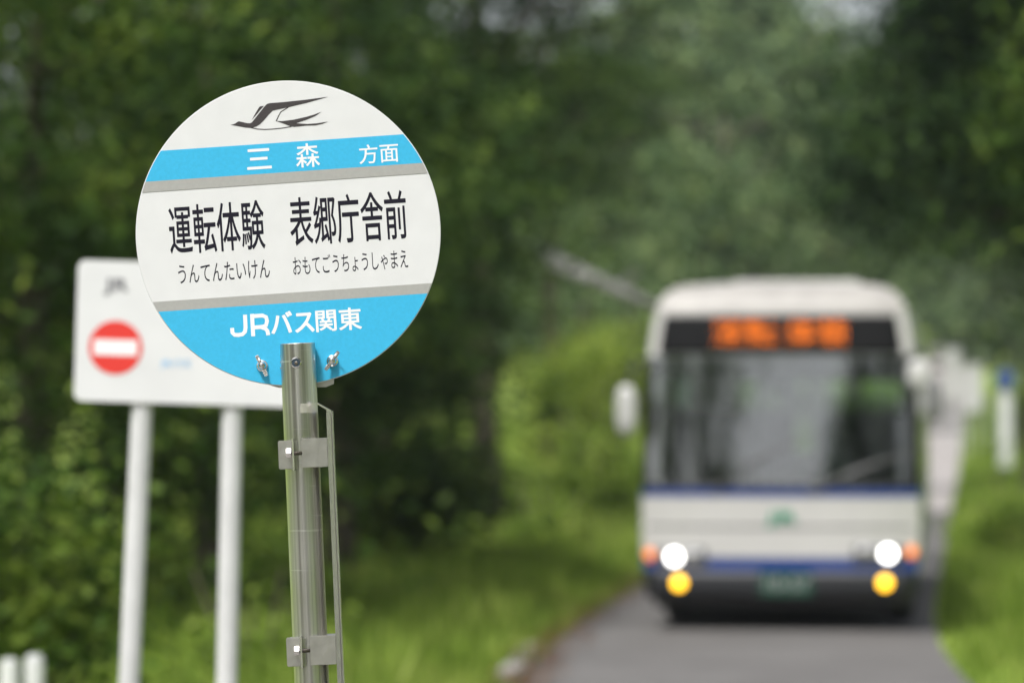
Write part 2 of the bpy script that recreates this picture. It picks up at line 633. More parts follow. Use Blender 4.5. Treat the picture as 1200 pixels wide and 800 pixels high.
# ------------------------------------------------------------------ vegetation
def crown_mesh(name, seed, rx, ry, rz, clumps, per, leaf, spread=0.42, droop=0.0, shell=0.55, flat=0.6, top=0.0, boughs=0, bough_r=0.45):
    """leaves in many small clumps through an uneven crown; local origin at the crown's centre"""
    g_ = np.random.default_rng(seed)
    d = g_.normal(size=(clumps, 3))
    d /= np.linalg.norm(d, axis=1)[:, None]
    rr = shell + (1 - shell) * g_.random(clumps) ** 0.7
    # lumps: radius varies with direction
    lob = 0.80 + 0.22 * np.sin(d[:, 0] * 4.1 + seed) * np.sin(d[:, 1] * 3.7 + seed * 1.7) + 0.20 * np.sin(d[:, 2] * 5.3 + seed * 0.6)
    c = d * (rr * lob)[:, None] * np.array([rx, ry, rz])
    if boughs:      # clumps gather on boughs, with dark gaps between them
        nb = boughs
        bc = c[:nb]
        who = g_.integers(0, nb, clumps)
        bsz = 0.55 + 0.9 * g_.random(nb)
        c = bc[who] + g_.normal(size=(clumps, 3)) * bsz[who][:, None] * bough_r * np.array([1, 1, 0.42])
        c[:, 2] -= 0.25 * ((c[:, :2] - bc[who][:, :2]) ** 2).sum(1) / bough_r
    if top:
        k = np.clip((c[:, 2] + rz) / (2 * rz), 0, 1)
        c[:, :2] *= (1 - top * k)[:, None]
    sz = spread * (0.6 + 0.8 * g_.random(clumps))
    cc = np.repeat(c, per, 0)
    ss = np.repeat(sz, per)
    n = len(cc)
    off = g_.normal(size=(n, 3)) * ss[:, None] * np.array([1, 1, 0.55])
    if droop:
        off[:, 2] -= np.abs(g_.normal(size=n)) * droop
    p = cc + off
    nrm = g_.normal(size=(n, 3))
    nrm[:, 2] = np.abs(nrm[:, 2]) + flat
    nrm /= np.linalg.norm(nrm, axis=1)[:, None]
    t = g_.normal(size=(n, 3))
    if droop: t[:, 2] -= 1.2
    t -= (t * nrm).sum(1)[:, None] * nrm
    t /= np.linalg.norm(t, axis=1)[:, None]
    b = np.cross(nrm, t)
    L = leaf * (0.65 + 0.8 * g_.random(n))[:, None]
    Wd = L * (0.28 if droop else 0.5)
    q = np.stack([p - t * L * 0.5, p + b * Wd * 0.5 - t * L * 0.05 + nrm * L * 0.06, p + t * L * 0.5, p - b * Wd * 0.5 - t * L * 0.05 + nrm * L * 0.06], 1)
    return np_mesh(name, q.reshape(-1, 3), n, 4)


def trunk_mesh(name, seed, h, r, reach, z0, z1):
    """tapered, slightly bent trunk with limbs; local origin at its foot"""
    rg = random.Random(seed)
    mb = MB()
    pts, x, y = [], 0, 0
    for i in range(9):
        z = -0.3 + (h + 0.3) * i / 8
        pts.append((x, y, z))
        x += rg.uniform(-.06, .06) * h / 8
        y += rg.uniform(-.06, .06) * h / 8
    rads = [r * (1.35 if i == 0 else 1) * (1 - 0.8 * i / 8) for i in range(9)]
    mb.tube(pts, rads, 9)
    for k in range(11):
        f = z0 + (z1 - z0) * k / 10
        a = k * 2.4 + rg.uniform(-.3, .3)
        j = min(7, max(0, int((f + .3) / (h + .3) * 8)))
        p0 = Vector(pts[j]).lerp(Vector(pts[j + 1]), 0.5)
        ln = reach * rg.uniform(0.55, 0.95) * (1 - 0.45 * k / 10)
        d_ = Vector((math.cos(a), math.sin(a), rg.uniform(0.15, 0.5)))
        p1 = p0 + d_ * ln * 0.5
        p2 = p0 + d_ * ln + Vector((0, 0, ln * 0.12))
        mb.tube([p0, p1, p2], [r * 0.32, r * 0.2, r * 0.06], 6)
        d2 = Vector((math.cos(a + .7), math.sin(a + .7), 0.3))
        mb.tube([p1, p1 + d2 * ln * 0.45], [r * 0.14, r * 0.04], 5)
    return mb.mesh(name, smooth=True)


# kinds: (crown mesh, trunk mesh, height of the crown's centre)
def kind(name, seed, rx, rz, cz, leafkey, clumps, per, leaf, bark='bark', h=None, r=0.16, **kw):
    cm = crown_mesh('crown', seed, rx, rx, rz, clumps, per, leaf, **kw)
    cm.materials.append(LF[leafkey])
    h = h or cz + rz * 0.75
    tm = trunk_mesh('trunk', seed + 50, h, r, rx, max(0.8, cz - rz * 0.7), cz + rz * 0.6)
    tm.materials.append(M[bark])
    return cm, tm, cz


KINDS = dict(
    broad_a=kind('a', 3, 2.5, 3.7, 3.4, 'deep', 520, 36, 0.115, shell=0.35, boughs=64, spread=0.24),
    broad_b=kind('b', 8, 2.4, 3.6, 3.2, 'mid', 500, 36, 0.115, shell=0.35, boughs=60, spread=0.24),
    broad_c=kind('c', 14, 2.3, 3.9, 3.6, 'deep', 460, 36, 0.125, shell=0.3, boughs=54, spread=0.26),
    high=kind('h', 21, 2.7, 2.4, 7.6, 'deep', 380, 36, 0.12, shell=0.3, r=0.2, boughs=46, spread=0.26, bough_r=0.5),
    conifer=kind('k', 27, 2.45, 3.6, 6.0, 'conifer', 760, 44, 0.16, droop=0.34, shell=0.3, r=0.2, spread=0.26, boughs=52),
    branchy=kind('m', 33, 1.5, 1.1, 4.1, 'mid', 130, 40, 0.12, droop=0.15, shell=0.3, r=0.12, spread=0.3),
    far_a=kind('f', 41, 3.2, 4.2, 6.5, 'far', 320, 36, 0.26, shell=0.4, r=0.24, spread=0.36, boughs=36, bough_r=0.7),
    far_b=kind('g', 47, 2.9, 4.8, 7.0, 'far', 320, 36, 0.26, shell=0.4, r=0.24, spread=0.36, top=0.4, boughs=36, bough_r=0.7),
)
BUSHES = dict(
    bright=crown_mesh('crown', 61, 0.75, 0.75, 1.0, 130, 30, 0.085, spread=0.17, shell=0.3),
    weed=crown_mesh('crown', 66, 0.8, 0.8, 0.42, 110, 30, 0.09, spread=0.15, shell=0.2),
    dark=crown_mesh('crown', 71, 1.0, 1.0, 0.75, 150, 30, 0.10, spread=0.2, shell=0.3),
)
for k_, lm in (('bright', 'bright'), ('weed', 'grass'), ('dark', 'mid')):
    BUSHES[k_].materials.append(LF[lm])
BUSHES['corner'] = BUSHES['bright'].copy()
BUSHES['corner'].materials[0] = LF['mid']
bs = MB()
rb = random.Random(9)
for k in range(9):
    a = k * 0.7
    q = Vector((math.cos(a) * 0.45, math.sin(a) * 0.45, rb.uniform(0.6, 1.2)))
    bs.tube([(q.x * 0.1, q.y * 0.1, -0.1), q * 0.5, q], [0.022, 0.015, 0.005], 5)
STEM = bs.mesh('stem', smooth=True)
STEM.materials.append(M['bark'])


def tree(kd, px, D, label, name='broadleaf_tree', sc=1.0, rz=0.0, lift=0.0, group=None, zs=1.0):
    cm, tm, cz = KINDS[kd]
    x = (px - 600) / FPX * D
    t = thing(name, label, 'tree', (x, D, zg(x, D) + lift), (0, 0, rz), group)
    t.scale = (sc, sc, sc * zs)
    tr = link('trunk', tm, None, t)
    cr = link('crown', cm, None, t)
    cr.location = (0, 0, cz)
    return t


def bush(kd, px, D, label, name='shrub', sc=1.0, rz=0.0, zs=1.0, group=None):
    x = (px - 600) / FPX * D
    t = thing(name, label, 'shrub', (x, D, zg(x, D)), (0, 0, rz), group)
    t.scale = (sc, sc, sc * zs)
    cr = link('crown', BUSHES[kd], None, t)
    cr.location = (0, 0, {'bright': 0.95, 'corner': 0.95, 'weed': 0.35, 'dark': 0.7}[kd])
    link('stem', STEM, None, t)
    return t


GL = 'trees of the dark wall left of the road'
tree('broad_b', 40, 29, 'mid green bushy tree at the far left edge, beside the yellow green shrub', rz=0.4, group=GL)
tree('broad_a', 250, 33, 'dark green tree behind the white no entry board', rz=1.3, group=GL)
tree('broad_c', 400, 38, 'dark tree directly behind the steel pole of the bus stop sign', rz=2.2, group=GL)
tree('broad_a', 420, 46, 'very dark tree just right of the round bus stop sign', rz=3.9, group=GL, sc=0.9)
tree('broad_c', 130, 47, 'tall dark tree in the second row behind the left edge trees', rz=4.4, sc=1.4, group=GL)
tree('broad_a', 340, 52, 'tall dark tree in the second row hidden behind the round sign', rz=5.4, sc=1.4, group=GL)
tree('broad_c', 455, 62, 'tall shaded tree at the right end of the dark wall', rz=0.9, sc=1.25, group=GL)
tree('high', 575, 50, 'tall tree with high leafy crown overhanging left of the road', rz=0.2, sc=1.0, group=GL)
tt = tree('high', 650, 76, 'mid green tree with a pale bare limb reaching down toward the bus roof', rz=0.0, sc=0.98, group=GL)
lb = MB()
lp = [P(640, 300, 75.0), P(668, 316, 73.6), P(720, 338, 73.2), P(775, 362, 73)]
inv = Vector(tt.location)
lb.tube([(p - inv) / 0.98 for p in lp], [0.17, 0.16, 0.14, 0.10], 8)
lb.tube([(lp[2] - inv) / 0.98, (lp[2] - inv) / 0.98 + Vector((0.5, 0, 0.35))], [0.06, 0.02], 6)
tag(lb.build('limb', M['bark_pale'], tt, smooth=True), 'pale grey bare limb slanting down to the right')

GR = 'trees overhanging the right side of the road'
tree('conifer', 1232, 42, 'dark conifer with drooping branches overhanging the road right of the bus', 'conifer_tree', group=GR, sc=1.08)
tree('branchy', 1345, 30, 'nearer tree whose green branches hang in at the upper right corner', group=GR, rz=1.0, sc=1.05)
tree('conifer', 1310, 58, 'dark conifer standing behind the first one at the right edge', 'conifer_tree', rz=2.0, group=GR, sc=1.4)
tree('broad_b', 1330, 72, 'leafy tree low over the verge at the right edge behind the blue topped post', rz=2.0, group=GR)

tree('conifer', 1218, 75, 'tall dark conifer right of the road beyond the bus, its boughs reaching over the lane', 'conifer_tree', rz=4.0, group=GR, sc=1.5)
GM = 'hazy trees beyond the bus'
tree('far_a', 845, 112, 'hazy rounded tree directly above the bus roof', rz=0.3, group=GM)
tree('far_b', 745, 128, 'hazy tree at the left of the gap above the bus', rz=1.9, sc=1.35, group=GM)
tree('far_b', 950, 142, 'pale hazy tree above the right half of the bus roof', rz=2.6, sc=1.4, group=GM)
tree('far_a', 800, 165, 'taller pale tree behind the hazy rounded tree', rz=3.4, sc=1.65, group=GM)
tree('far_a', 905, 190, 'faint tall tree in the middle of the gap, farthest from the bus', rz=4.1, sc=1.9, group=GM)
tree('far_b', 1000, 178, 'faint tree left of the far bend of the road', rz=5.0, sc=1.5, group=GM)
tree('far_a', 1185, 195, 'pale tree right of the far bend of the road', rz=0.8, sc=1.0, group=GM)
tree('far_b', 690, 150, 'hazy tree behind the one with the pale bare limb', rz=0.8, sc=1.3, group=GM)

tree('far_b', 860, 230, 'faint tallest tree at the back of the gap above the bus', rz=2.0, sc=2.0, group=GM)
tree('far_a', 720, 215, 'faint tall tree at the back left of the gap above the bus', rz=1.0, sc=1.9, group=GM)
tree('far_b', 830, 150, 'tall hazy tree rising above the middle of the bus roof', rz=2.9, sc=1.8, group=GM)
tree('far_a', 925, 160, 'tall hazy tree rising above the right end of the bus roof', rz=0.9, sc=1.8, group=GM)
GB = 'trees added behind the photographer for reflections'  # unseen trees, added to shape reflections in the windscreen and steel pole
for k, (x_, y_, kd_, sc__, lb_) in enumerate((
        (-11.6, -15, 'broad_b', 2.5, 'added tree behind the photographer, left side of the sky gap mirrored in the windscreen'),
        (1.9, -15, 'broad_a', 2.5, 'added tree behind the photographer, right side of the sky gap mirrored in the windscreen'),
        (-21, -12, 'broad_c', 2.9, 'added tall tree behind the photographer, farthest to the left, out of view'),
        (10.5, -13, 'broad_c', 2.8, 'added tall tree behind the photographer across the road, out of view'),
        (19, -9, 'broad_b', 2.1, 'added tall tree behind the photographer, farthest to the right, out of view'))):
    t_o = tree(kd_, 600, 1, lb_, rz=k, sc=sc__, group=GB)
    t_o.location = (x_, y_, -0.05)

GS = 'shrubs on the left verge'
bush('corner', 15, 18.5, 'yellow green shrub at the lower left corner, behind two white posts', sc=1.0, group=GS)
bush('weed', 300, 24.5, 'low pale green weed clump between the legs of the no entry board and the pole', 'weed_clump', sc=0.9, rz=1.0, group=GS)
bush('dark', 505, 48, 'dark shrub at the foot of the trees left of the grass bank', sc=1.1, group=GS)
bush('dark', 470, 40, 'dark shrub right of the steel pole under the trees', sc=1.0, rz=1.7, group=GS)
bush('weed', 640, 44, 'low weed clump on the grass bank left of the bus', 'weed_clump', sc=0.9, rz=0.5, group=GS)
bush('weed', 700, 58, 'pale weed clump beside the left mirror of the bus', 'weed_clump', sc=1.2, rz=3.5, zs=1.6, group=GS)
bush('bright', 660, 74, 'bright leafy shrub on the bank below the bare limb', sc=1.6, rz=1.2, group=GS)
bush('bright', 712, 92, 'light green shrub close left of the bus windscreen', sc=2.0, rz=2.8, group=GS)
GV = 'shrubs on the right verge'
bush('weed', 1190, 48, 'dark low weed clump at the right edge beside the bus', 'weed_clump', sc=1.0, rz=1.9, group=GV)
bush('dark', 1230, 110, 'leafy shrub at the right edge behind the blue topped post', sc=1.8, rz=1.9, group=GV)

# far wood on the rising ground: one mass
gf = np.random.default_rng(77)
cent = []
for i in range(210):
    y = gf.uniform(225, 360)
    x = gf.uniform(-75, 120)
    if abs(x - road_x(min(y, 400))) < 4 and y < 300: continue
    h = gf.uniform(9, 17) + (y - 225) * 0.05
    r_ = gf.uniform(3, 5)
    for k in range(34):
        d = gf.normal(size=3)
        d /= np.linalg.norm(d)
        cent.append((x + d[0] * r_, y + d[1] * r_, zg(x, y) + h * 0.55 + d[2] * h * 0.5, r_))
cent = np.array(cent)
per = 9
cc = np.repeat(cent, per, 0)
n = len(cc)
p = cc[:, :3] + gf.normal(size=(n, 3)) * np.array([1.0, 1.0, 0.7])
nr = gf.normal(size=(n, 3)); nr[:, 2] = np.abs(nr[:, 2]) + .4
nr /= np.linalg.norm(nr, axis=1)[:, None]
t_ = gf.normal(size=(n, 3)); t_ -= (t_ * nr).sum(1)[:, None] * nr
t_ /= np.linalg.norm(t_, axis=1)[:, None]
b_ = np.cross(nr, t_)
L = (0.5 + 0.7 * gf.random(n))[:, None]
q = np.stack([p - t_ * L, p + b_ * L * .6, p + t_ * L, p - b_ * L * .6], 1)
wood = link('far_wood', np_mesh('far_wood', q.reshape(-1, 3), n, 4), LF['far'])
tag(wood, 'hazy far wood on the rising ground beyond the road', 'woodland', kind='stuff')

# grass on the verges
gg = np.random.default_rng(5)


def blades(n, side, y0, y1, d0, d1, h0, h1):
    y = y0 + (y1 - y0) * gg.random(n) ** 1.25
    d = d0 + (d1 - d0) * gg.random(n) ** 1.2
    x = np.array([road_x(v) for v in y]) + side * (HW + 0.05 + d)
    # taller in patches
    pt = 0.5 + 0.5 * np.sin(x * 2.1 + np.sin(y * 0.9) * 2) * np.sin(y * 0.7 + 1.3)
    h = (h0 + (h1 - h0) * gg.random(n)) * (0.5 + 0.8 * pt) * (0.45 + np.clip(d, 0, 0.8))
    z = np.array([zg(a, b) for a, b in zip(x, y)])
    a = gg.random(n) * 6.283
    w = 0.012 + 0.016 * gg.random(n) + y * 0.00016
    ln = gg.normal(size=(n, 2)) * 0.3 * h[:, None]
    p0 = np.stack([x - np.cos(a) * w, y - np.sin(a) * w, z - .02], 1)
    p1 = np.stack([x + np.cos(a) * w, y + np.sin(a) * w, z - .02], 1)
    p2 = np.stack([x + ln[:, 0], y + ln[:, 1], z + h], 1)
    return np.stack([p0, p1, p2], 1).reshape(-1, 3)


allb = np.concatenate([blades(52000, -1, 21, 75, 0, 6.5, .12, .42), blades(30000, 1, 21, 95, 0, 6, .10, .36), blades(9000, -1, 75, 200, 0, 14, .3, .7), blades(9000, 1, 95, 200, 0, 9, .3, .6)])
gr = link('grass', np_mesh('grass', allb, len(allb) // 3, 3), LF['grass'])
tag(gr, 'unmown green grass on both verges of the road', 'grass', kind='stuff')

# dry leaf litter along the road's edge
n = 2600
y = 21 + 40 * gg.random(n) ** 1.3
x = np.array([road_x(v) for v in y]) - HW + gg.normal(size=n) * 0.13
a = gg.random(n) * 6.283
s_ = 0.02 + 0.03 * gg.random(n)
z = np.full(n, 0.04) + 0.02 * gg.random(n)
lt = np.stack([np.stack([x + s_ * np.cos(a + k * 1.571) * (1 if k % 2 else .6), y + s_ * np.sin(a + k * 1.571), z + 0.012 * gg.random(n)], 1) for k in range(4)], 1)
lit = link('leaf_litter', np_mesh('leaf_litter', lt.reshape(-1, 3), n, 4), leafmat('dry_leaves', [(0.05, 0.025, 0.012), (0.13, 0.06, 0.025), (0.22, 0.12, 0.05)], 0.1))
tag(lit, 'reddish brown dry leaves lying along the left road edge', 'leaf litter', kind='stuff')

# ------------------------------------------------------------------ bus stop sign (in focus)
D1 = 5.675
PX = FPX / D1                    # pixels of the photograph per metre here
LEAN = R(-2.44)
base = Vector((-0.228, D1, 0))
stop = thing('bus_stop_sign', 'round white and sky blue bus stop sign on a leaning steel pole', 'bus stop sign', base, (0, LEAN, 0))
M_pole = Matrix.Translation(base) @ Matrix.Rotation(LEAN, 4, 'Y')
M_inv = M_pole.inverted()


def on_pole(px, py):
    """photo pixel -> (x, z) in the pole's own frame, in the plane of the disc"""
    q = M_inv @ P(px, py, D1)
    return q.x, q.z


PR = 0.0258
z_top = on_pole(350, 402)[1]
pole = MB()
prof = [(PR, -0.3), (PR, z_top - 0.0012), (PR - 0.0012, z_top), (PR - 0.0030, z_top), (PR - 0.0034, z_top - 0.012), (0.001, z_top - 0.013)]
pole.lathe(prof, (0, -0.013, 0), 'Z', 48)
pole_o = pole.build('pole', M['steel'], stop, ang=35)

# disc
cx_, cz_ = on_pole(337.5, 273.0)
disc_o_mtx = R(-3.9) - LEAN
RD = 178.9 / PX
dm = MB()
dm.lathe([(RD - 0.0007, -0.0016), (RD, -0.0009), (RD, 0.0009), (RD - 0.0007, 0.0016)], (0, 0, 0), 'Y', 160)
disc = dm.build('sign_disc', M['sign_white'], stop, ang=30)
disc.location = (cx_, 0.004, cz_)
disc.rotation_euler = (0, disc_o_mtx, 0)
TH = R(3.9)


def uv(px, py):
    du, dv = (px - 337.5) / PX, (273.0 - py) / PX
    return du * math.cos(TH) + dv * math.sin(TH), -du * math.sin(TH) + dv * math.cos(TH)


def chord(v0, v1, rad, y):
    a0, a1 = math.asin(max(-1, min(1, v0 / rad))), math.asin(max(-1, min(1, v1 / rad)))
    n = 40
    right = [(rad * math.cos(a0 + (a1 - a0) * i / n), rad * math.sin(a0 + (a1 - a0) * i / n)) for i in range(n + 1)]
    left = [(-a, b) for a, b in right[::-1]]
    m_ = MB()
    return m_.prism(right + left, y, y + 0.0003)


def av(*pts):
    return sum(uv(*p_)[1] for p_ in pts) / len(pts)


vA = av((187, 176), (473, 157.5)); vB = av((170, 212.5), (494, 191)); vC = av((166, 225), (500, 203))
vD = av((180, 354.5), (507, 330.5)); vE = av((186, 365.5), (503, 343))
RS = RD - 0.0012
chord(vB, vA, RS, -0.0022).build('stripe', M['sign_blue'], disc)['label'] = 'sky blue stripe across the upper part'
chord(vC, vB, RS, -0.0022).build('stripe', M['sign_grey'], disc)['label'] = 'grey stripe under the upper blue one'
chord(vE, vD, RS, -0.0022).build('stripe', M['sign_grey'], disc)['label'] = 'grey stripe above the blue bottom'
chord(-RS * 0.99999, vE, RS, -0.0022).build('stripe', M['sign_blue'], disc)['label'] = 'sky blue bottom segment'


def fit(txt, Lp, Rp, Tp, Bp, m, bold, name='lettering'):
    return fit_text(name, txt, uv(*Lp)[0], uv(*Rp)[0], uv(*Bp)[1], uv(*Tp)[1], -0.00172 if m is M['ink'] else -0.00232, m, disc, bold)


z4 = lambda X, Y: (250 + X / 7.273, 100 + Y / 7.273)
z5 = lambda X, Y: (180 + X / 5.925, 210 + Y / 5.925)
z6 = lambda X, Y: (330 + X / 6.153, 210 + Y / 6.153)
z8 = lambda X, Y: (250 + X / 6.0, 340 + Y / 6.0)
z2 = lambda X, Y: (340 + X / 4.442, 90 + Y / 4.442)
fit('三', z4(290, 705), z4(493, 690), z4(465, 536), z4(296, 716), M['letter_white'], 0.0006)
fit('森', z4(703, 610), z4(906, 655), z4(795, 494), z4(765, 698), M['letter_white'], 0.0003)
fit('方面', z2(361, 440), z2(563, 400), z2(550, 342), z2(370, 453), M['letter_white'], 0.0002)
fit('運転体験', z5(103, 300), z5(768, 350), z5(705, 147), z5(122, 522), M['ink'], (0.0004, 0.0006))
fit('表郷庁舎前', z6(58, 300), z6(902, 300), z6(848, 80), z6(80, 480), M['ink'], (0.0004, 0.0006))
fit('うんてんたいけん', z5(168, 640), z5(808, 660), z5(760, 555), z5(180, 726), M['ink'], 0.0)
fit('おもてごうちょうしゃまえ', z6(82, 640), z6(913, 630), z6(880, 502), z6(125, 692), M['ink'], 0.0)
fit('バス', z8(412, 300), z8(708, 272), z8(552, 146), z8(425, 307), M['letter_white'], (0.0010, 0.0008))
fit('関東', z8(726, 285), z8(1043, 256), z8(1005, 120), z8(745, 291), M['letter_white'], 0.0006)


def line_poly(pts, w):
    pts = [Vector(p_) for p_ in pts]
    l_, r_ = [], []
    for i, p_ in enumerate(pts):
        t = (pts[min(i + 1, len(pts) - 1)] - pts[max(i - 1, 0)]).normalized()
        nn = Vector((-t.y, t.x)) * w / 2
        l_.append(p_ + nn); r_.append(p_ - nn)
    return [tuple(a) for a in l_ + r_[::-1]]


jr = MB()
for k, pth in enumerate((
        [(222, 171), (226, 262), (222, 290), (205, 308), (175, 314), (148, 312), (134, 298), (131, 264)],
        [(271, 166), (280, 323)],
        [(272, 182), (345, 177), (370, 187), (377, 215), (370, 245), (345, 256), (277, 262)],
        [(335, 258), (365, 268), (380, 286), (386, 315)])):
    jr.prism(line_poly([uv(*z8(*q_)) for q_ in pth], 0.0058), -0.00232 - k * 0.00002, -0.00222 - k * 0.00002)
jm = jr.mesh('lettering')
bm = bmesh.new(); bm.from_mesh(jm)
bmesh.ops.triangulate(bm, faces=[f for f in bm.faces if len(f.verts) > 4]); bm.to_mesh(jm); bm.free()
link('lettering', jm, M['letter_white'], disc)

emb = MB()
polys = [
    [(143, 334), (165, 330), (185, 322), (200, 311), (215, 304), (245, 311), (285, 320), (310, 321), (325, 314), (345, 290), (400, 220), (440, 170), (455, 156), (480, 149), (600, 140), (780, 121), (975, 95), (900, 118), (800, 146), (640, 184), (505, 213), (470, 247), (430, 295), (395, 330), (365, 348), (325, 361), (270, 358), (210, 346)],
    [(325, 293), (345, 255), (370, 212), (390, 181), (400, 176), (429, 173), (400, 205), (365, 248)],
    [(528, 300), (580, 303), (680, 291), (790, 266), (860, 245), (920, 223), (865, 261), (790, 292), (705, 321), (800, 327), (880, 321), (975, 307), (930, 326), (870, 339), (780, 342), (690, 352), (655, 347), (600, 326)],
    line_poly([(318, 358), (370, 370), (430, 374), (500, 371), (580, 363), (664, 349)], 8),
    line_poly([(533, 303), (552, 262), (572, 224), (638, 183)], 8),
]
for pl in polys:
    emb.prism([uv(*z4(*p_)) for p_ in pl], -0.00185, -0.0017)
em = emb.mesh('emblem')
bm = bmesh.new(); bm.from_mesh(em)
bmesh.ops.triangulate(bm, faces=[f for f in bm.faces if len(f.verts) > 4]); bm.to_mesh(em); bm.free()
link('emblem', em, M['ink_brown'], disc)['label'] = 'dark flying bird emblem'

# backing bracket behind the disc, just showing under its lower edge
bk = MB()
a0, b0 = on_pole(313, 449); a1, b1 = on_pole(394, 447)
bk.prism([(a0, b0 - 0.0015), (a0 + 0.016, b0 - 0.0072), (a1 - 0.016, b1 - 0.0072), (a1 - 0.004, b1 - 0.0030), (a1, b1 + 0.06), (a0, b0 + 0.06)], 0.0085, 0.0110)
bk.build('bracket_plate', M['steel_plate'], stop)

# bolt in the pole's front, and the studs that grip the disc at both sides
hx, hz = on_pole(348.5, 425)
fy = -0.013 - PR
bo = MB()
bo.lathe([(0.0056, 0.002), (0.0078, 0.001), (0.0080, -0.0006), (0.0062, -0.0010), (0.0056, -0.0002)], (hx, fy, hz), 'Y', 28)
bolt = bo.build('bolt', M['steel_bright'], stop, ang=40)
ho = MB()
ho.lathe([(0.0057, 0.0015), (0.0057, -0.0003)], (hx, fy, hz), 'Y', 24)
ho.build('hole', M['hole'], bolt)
sc_ = MB()
sc_.lathe([(0.0028, 0.001), (0.0028, -0.0009), (0.0022, -0.0012)], (hx + .0003, fy, hz - .0006), 'Y', 6)
sc_.build('screw_head', M['steel_dark'], bolt)
for sx_, px_ in ((-1, 330.6), (1, 367.4)):
    for py_ in (417, 424, 431):
        gx, gz = on_pole(px_, py_)
        st_ = MB()
        st_.lathe([(0.0003, -0.0042), (0.0022, -0.0034), (0.0031, -0.001), (0.0031, 0.004)], (gx, -0.004, gz), 'Y', 14)
        st_.build('weld_bead', M['steel_bright'], stop, smooth=True)


def wing_nut(px, py, ang):
    cx, cz = on_pole(px, py)
    o = MB()
    o.lathe([(0.0085, 0.002), (0.0088, -0.0012), (0.0078, -0.0026), (0.0064, -0.0034), (0.0060, -0.0080), (0.0048, -0.0098), (0.0034, -0.0102), (0.0030, -0.0135), (0.0008, -0.0140)], (0, 0, 0), 'Y', 22)
    for s in (1, -1):
        pts = [Vector((s * 0.0035, -0.0055, 0)), Vector((s * 0.0085, -0.0075, 0)), Vector((s * 0.0125, -0.0110, 0)), Vector((s * 0.0160, -0.0150, 0))]
        for i in range(len(pts) - 1):
            mt = Matrix.Translation((pts[i] + pts[i + 1]) / 2) @ Matrix.Rotation(-math.atan2(pts[i + 1].y - pts[i].y, pts[i + 1].x - pts[i].x) * -1, 4, 'Z')
            ln = (pts[i + 1] - pts[i]).length / 2 + 0.0006
            w = (0.0026, 0.0030, 0.0026)[i]
            o.box(-ln, ln, -0.0011, 0.0011, -w, w, mt, bev=0.0007)
    ob = o.build('wing_nut', M['steel_bright'], stop, ang=40)
    ob.location = (cx, 0.0008, cz)
    ob.rotation_euler = (0, ang, 0)
    return ob


wing_nut(307.2, 428.3, R(66))
wing_nut(389.5, 422.5, R(-52))


# clamps that carry the board at the side
def clamp(py, pxc):
    zc = on_pole(pxc, py)[1]
    root = MB()
    # band round the back and left of the tube
    n = 26
    vs, fs = [], []
    hh = 0.0205
    for i in range(n + 1):
        a = R(-100) - R(250) * i / n
        for r_, z_ in ((PR + 0.0006, -hh), (PR + 0.0034, -hh), (PR + 0.0034, hh), (PR + 0.0006, hh)):
            vs.append((r_ * math.cos(a), -0.013 + r_ * math.sin(a), zc + z_))
    for i in range(n):
        for k in range(4):
            fs.append((i * 4 + k, i * 4 + (k + 1) % 4, (i + 1) * 4 + (k + 1) % 4, (i + 1) * 4 + k))
    fs += [(0, 1, 2, 3), tuple(n * 4 + k for k in (3, 2, 1, 0))]
    root.add(vs, fs)
    c = root.build('clamp', M['steel_plate'], stop, ang=40)
    fl = MB()
    fl.box(-0.0125, -0.0098, -0.013 - PR - 0.016, -0.013 - PR + 0.004, zc - 0.023, zc + 0.0235, bev=0.0006)
    fl.build('flange', M['steel_bright'], c)
    fp = MB()     # flat left wing of the band
    fp.box(-0.0335, -0.0126, -0.013 - PR - 0.0005, -0.013 - PR + 0.0130, zc - 0.0208, zc + 0.0212, bev=0.0012)
    fp.build('band_plate', M['steel_plate'], c)
    br = MB()
    br.box(0.0015, 0.0392, -0.013 - PR - 0.0085, -0.013 - PR - 0.0060, zc - 0.0195, zc + 0.0230, bev=0.0008)
    br.box(0.0015, 0.0040, -0.013 - PR - 0.0060, -0.013 - PR + 0.004, zc - 0.0190, zc + 0.0225)
    br.box(0.0366, 0.0390, -0.013 - PR - 0.0060, 0.02, zc - 0.0190, zc + 0.0225)
    br.box(0.0041, 0.0365, -0.013 - PR - 0.0060, 0.004, zc + 0.0205, zc + 0.0225)
    br.build('bracket', M['steel_plate'], c)
    yb = -0.013 - PR - 0.008
    bt = MB()
    bt.tube([(-0.0185, yb, zc + 0.002), (0.0030, yb + 0.003, zc + 0.002)], 0.0027, 10)
    bt.build('bolt', M['steel_dark'], c, smooth=True)
    nt = MB()
    nt.lathe([(0.0070, -0.0216), (0.0074, -0.0206), (0.0074, -0.0146), (0.0070, -0.0136)], (0, yb - 0.002, zc + 0.003), 'X', 6)
    nt.build('nut', M['steel_bright'], c)
    return c


clamp(531.5, 355.5)
clamp(760.5, 365.3)

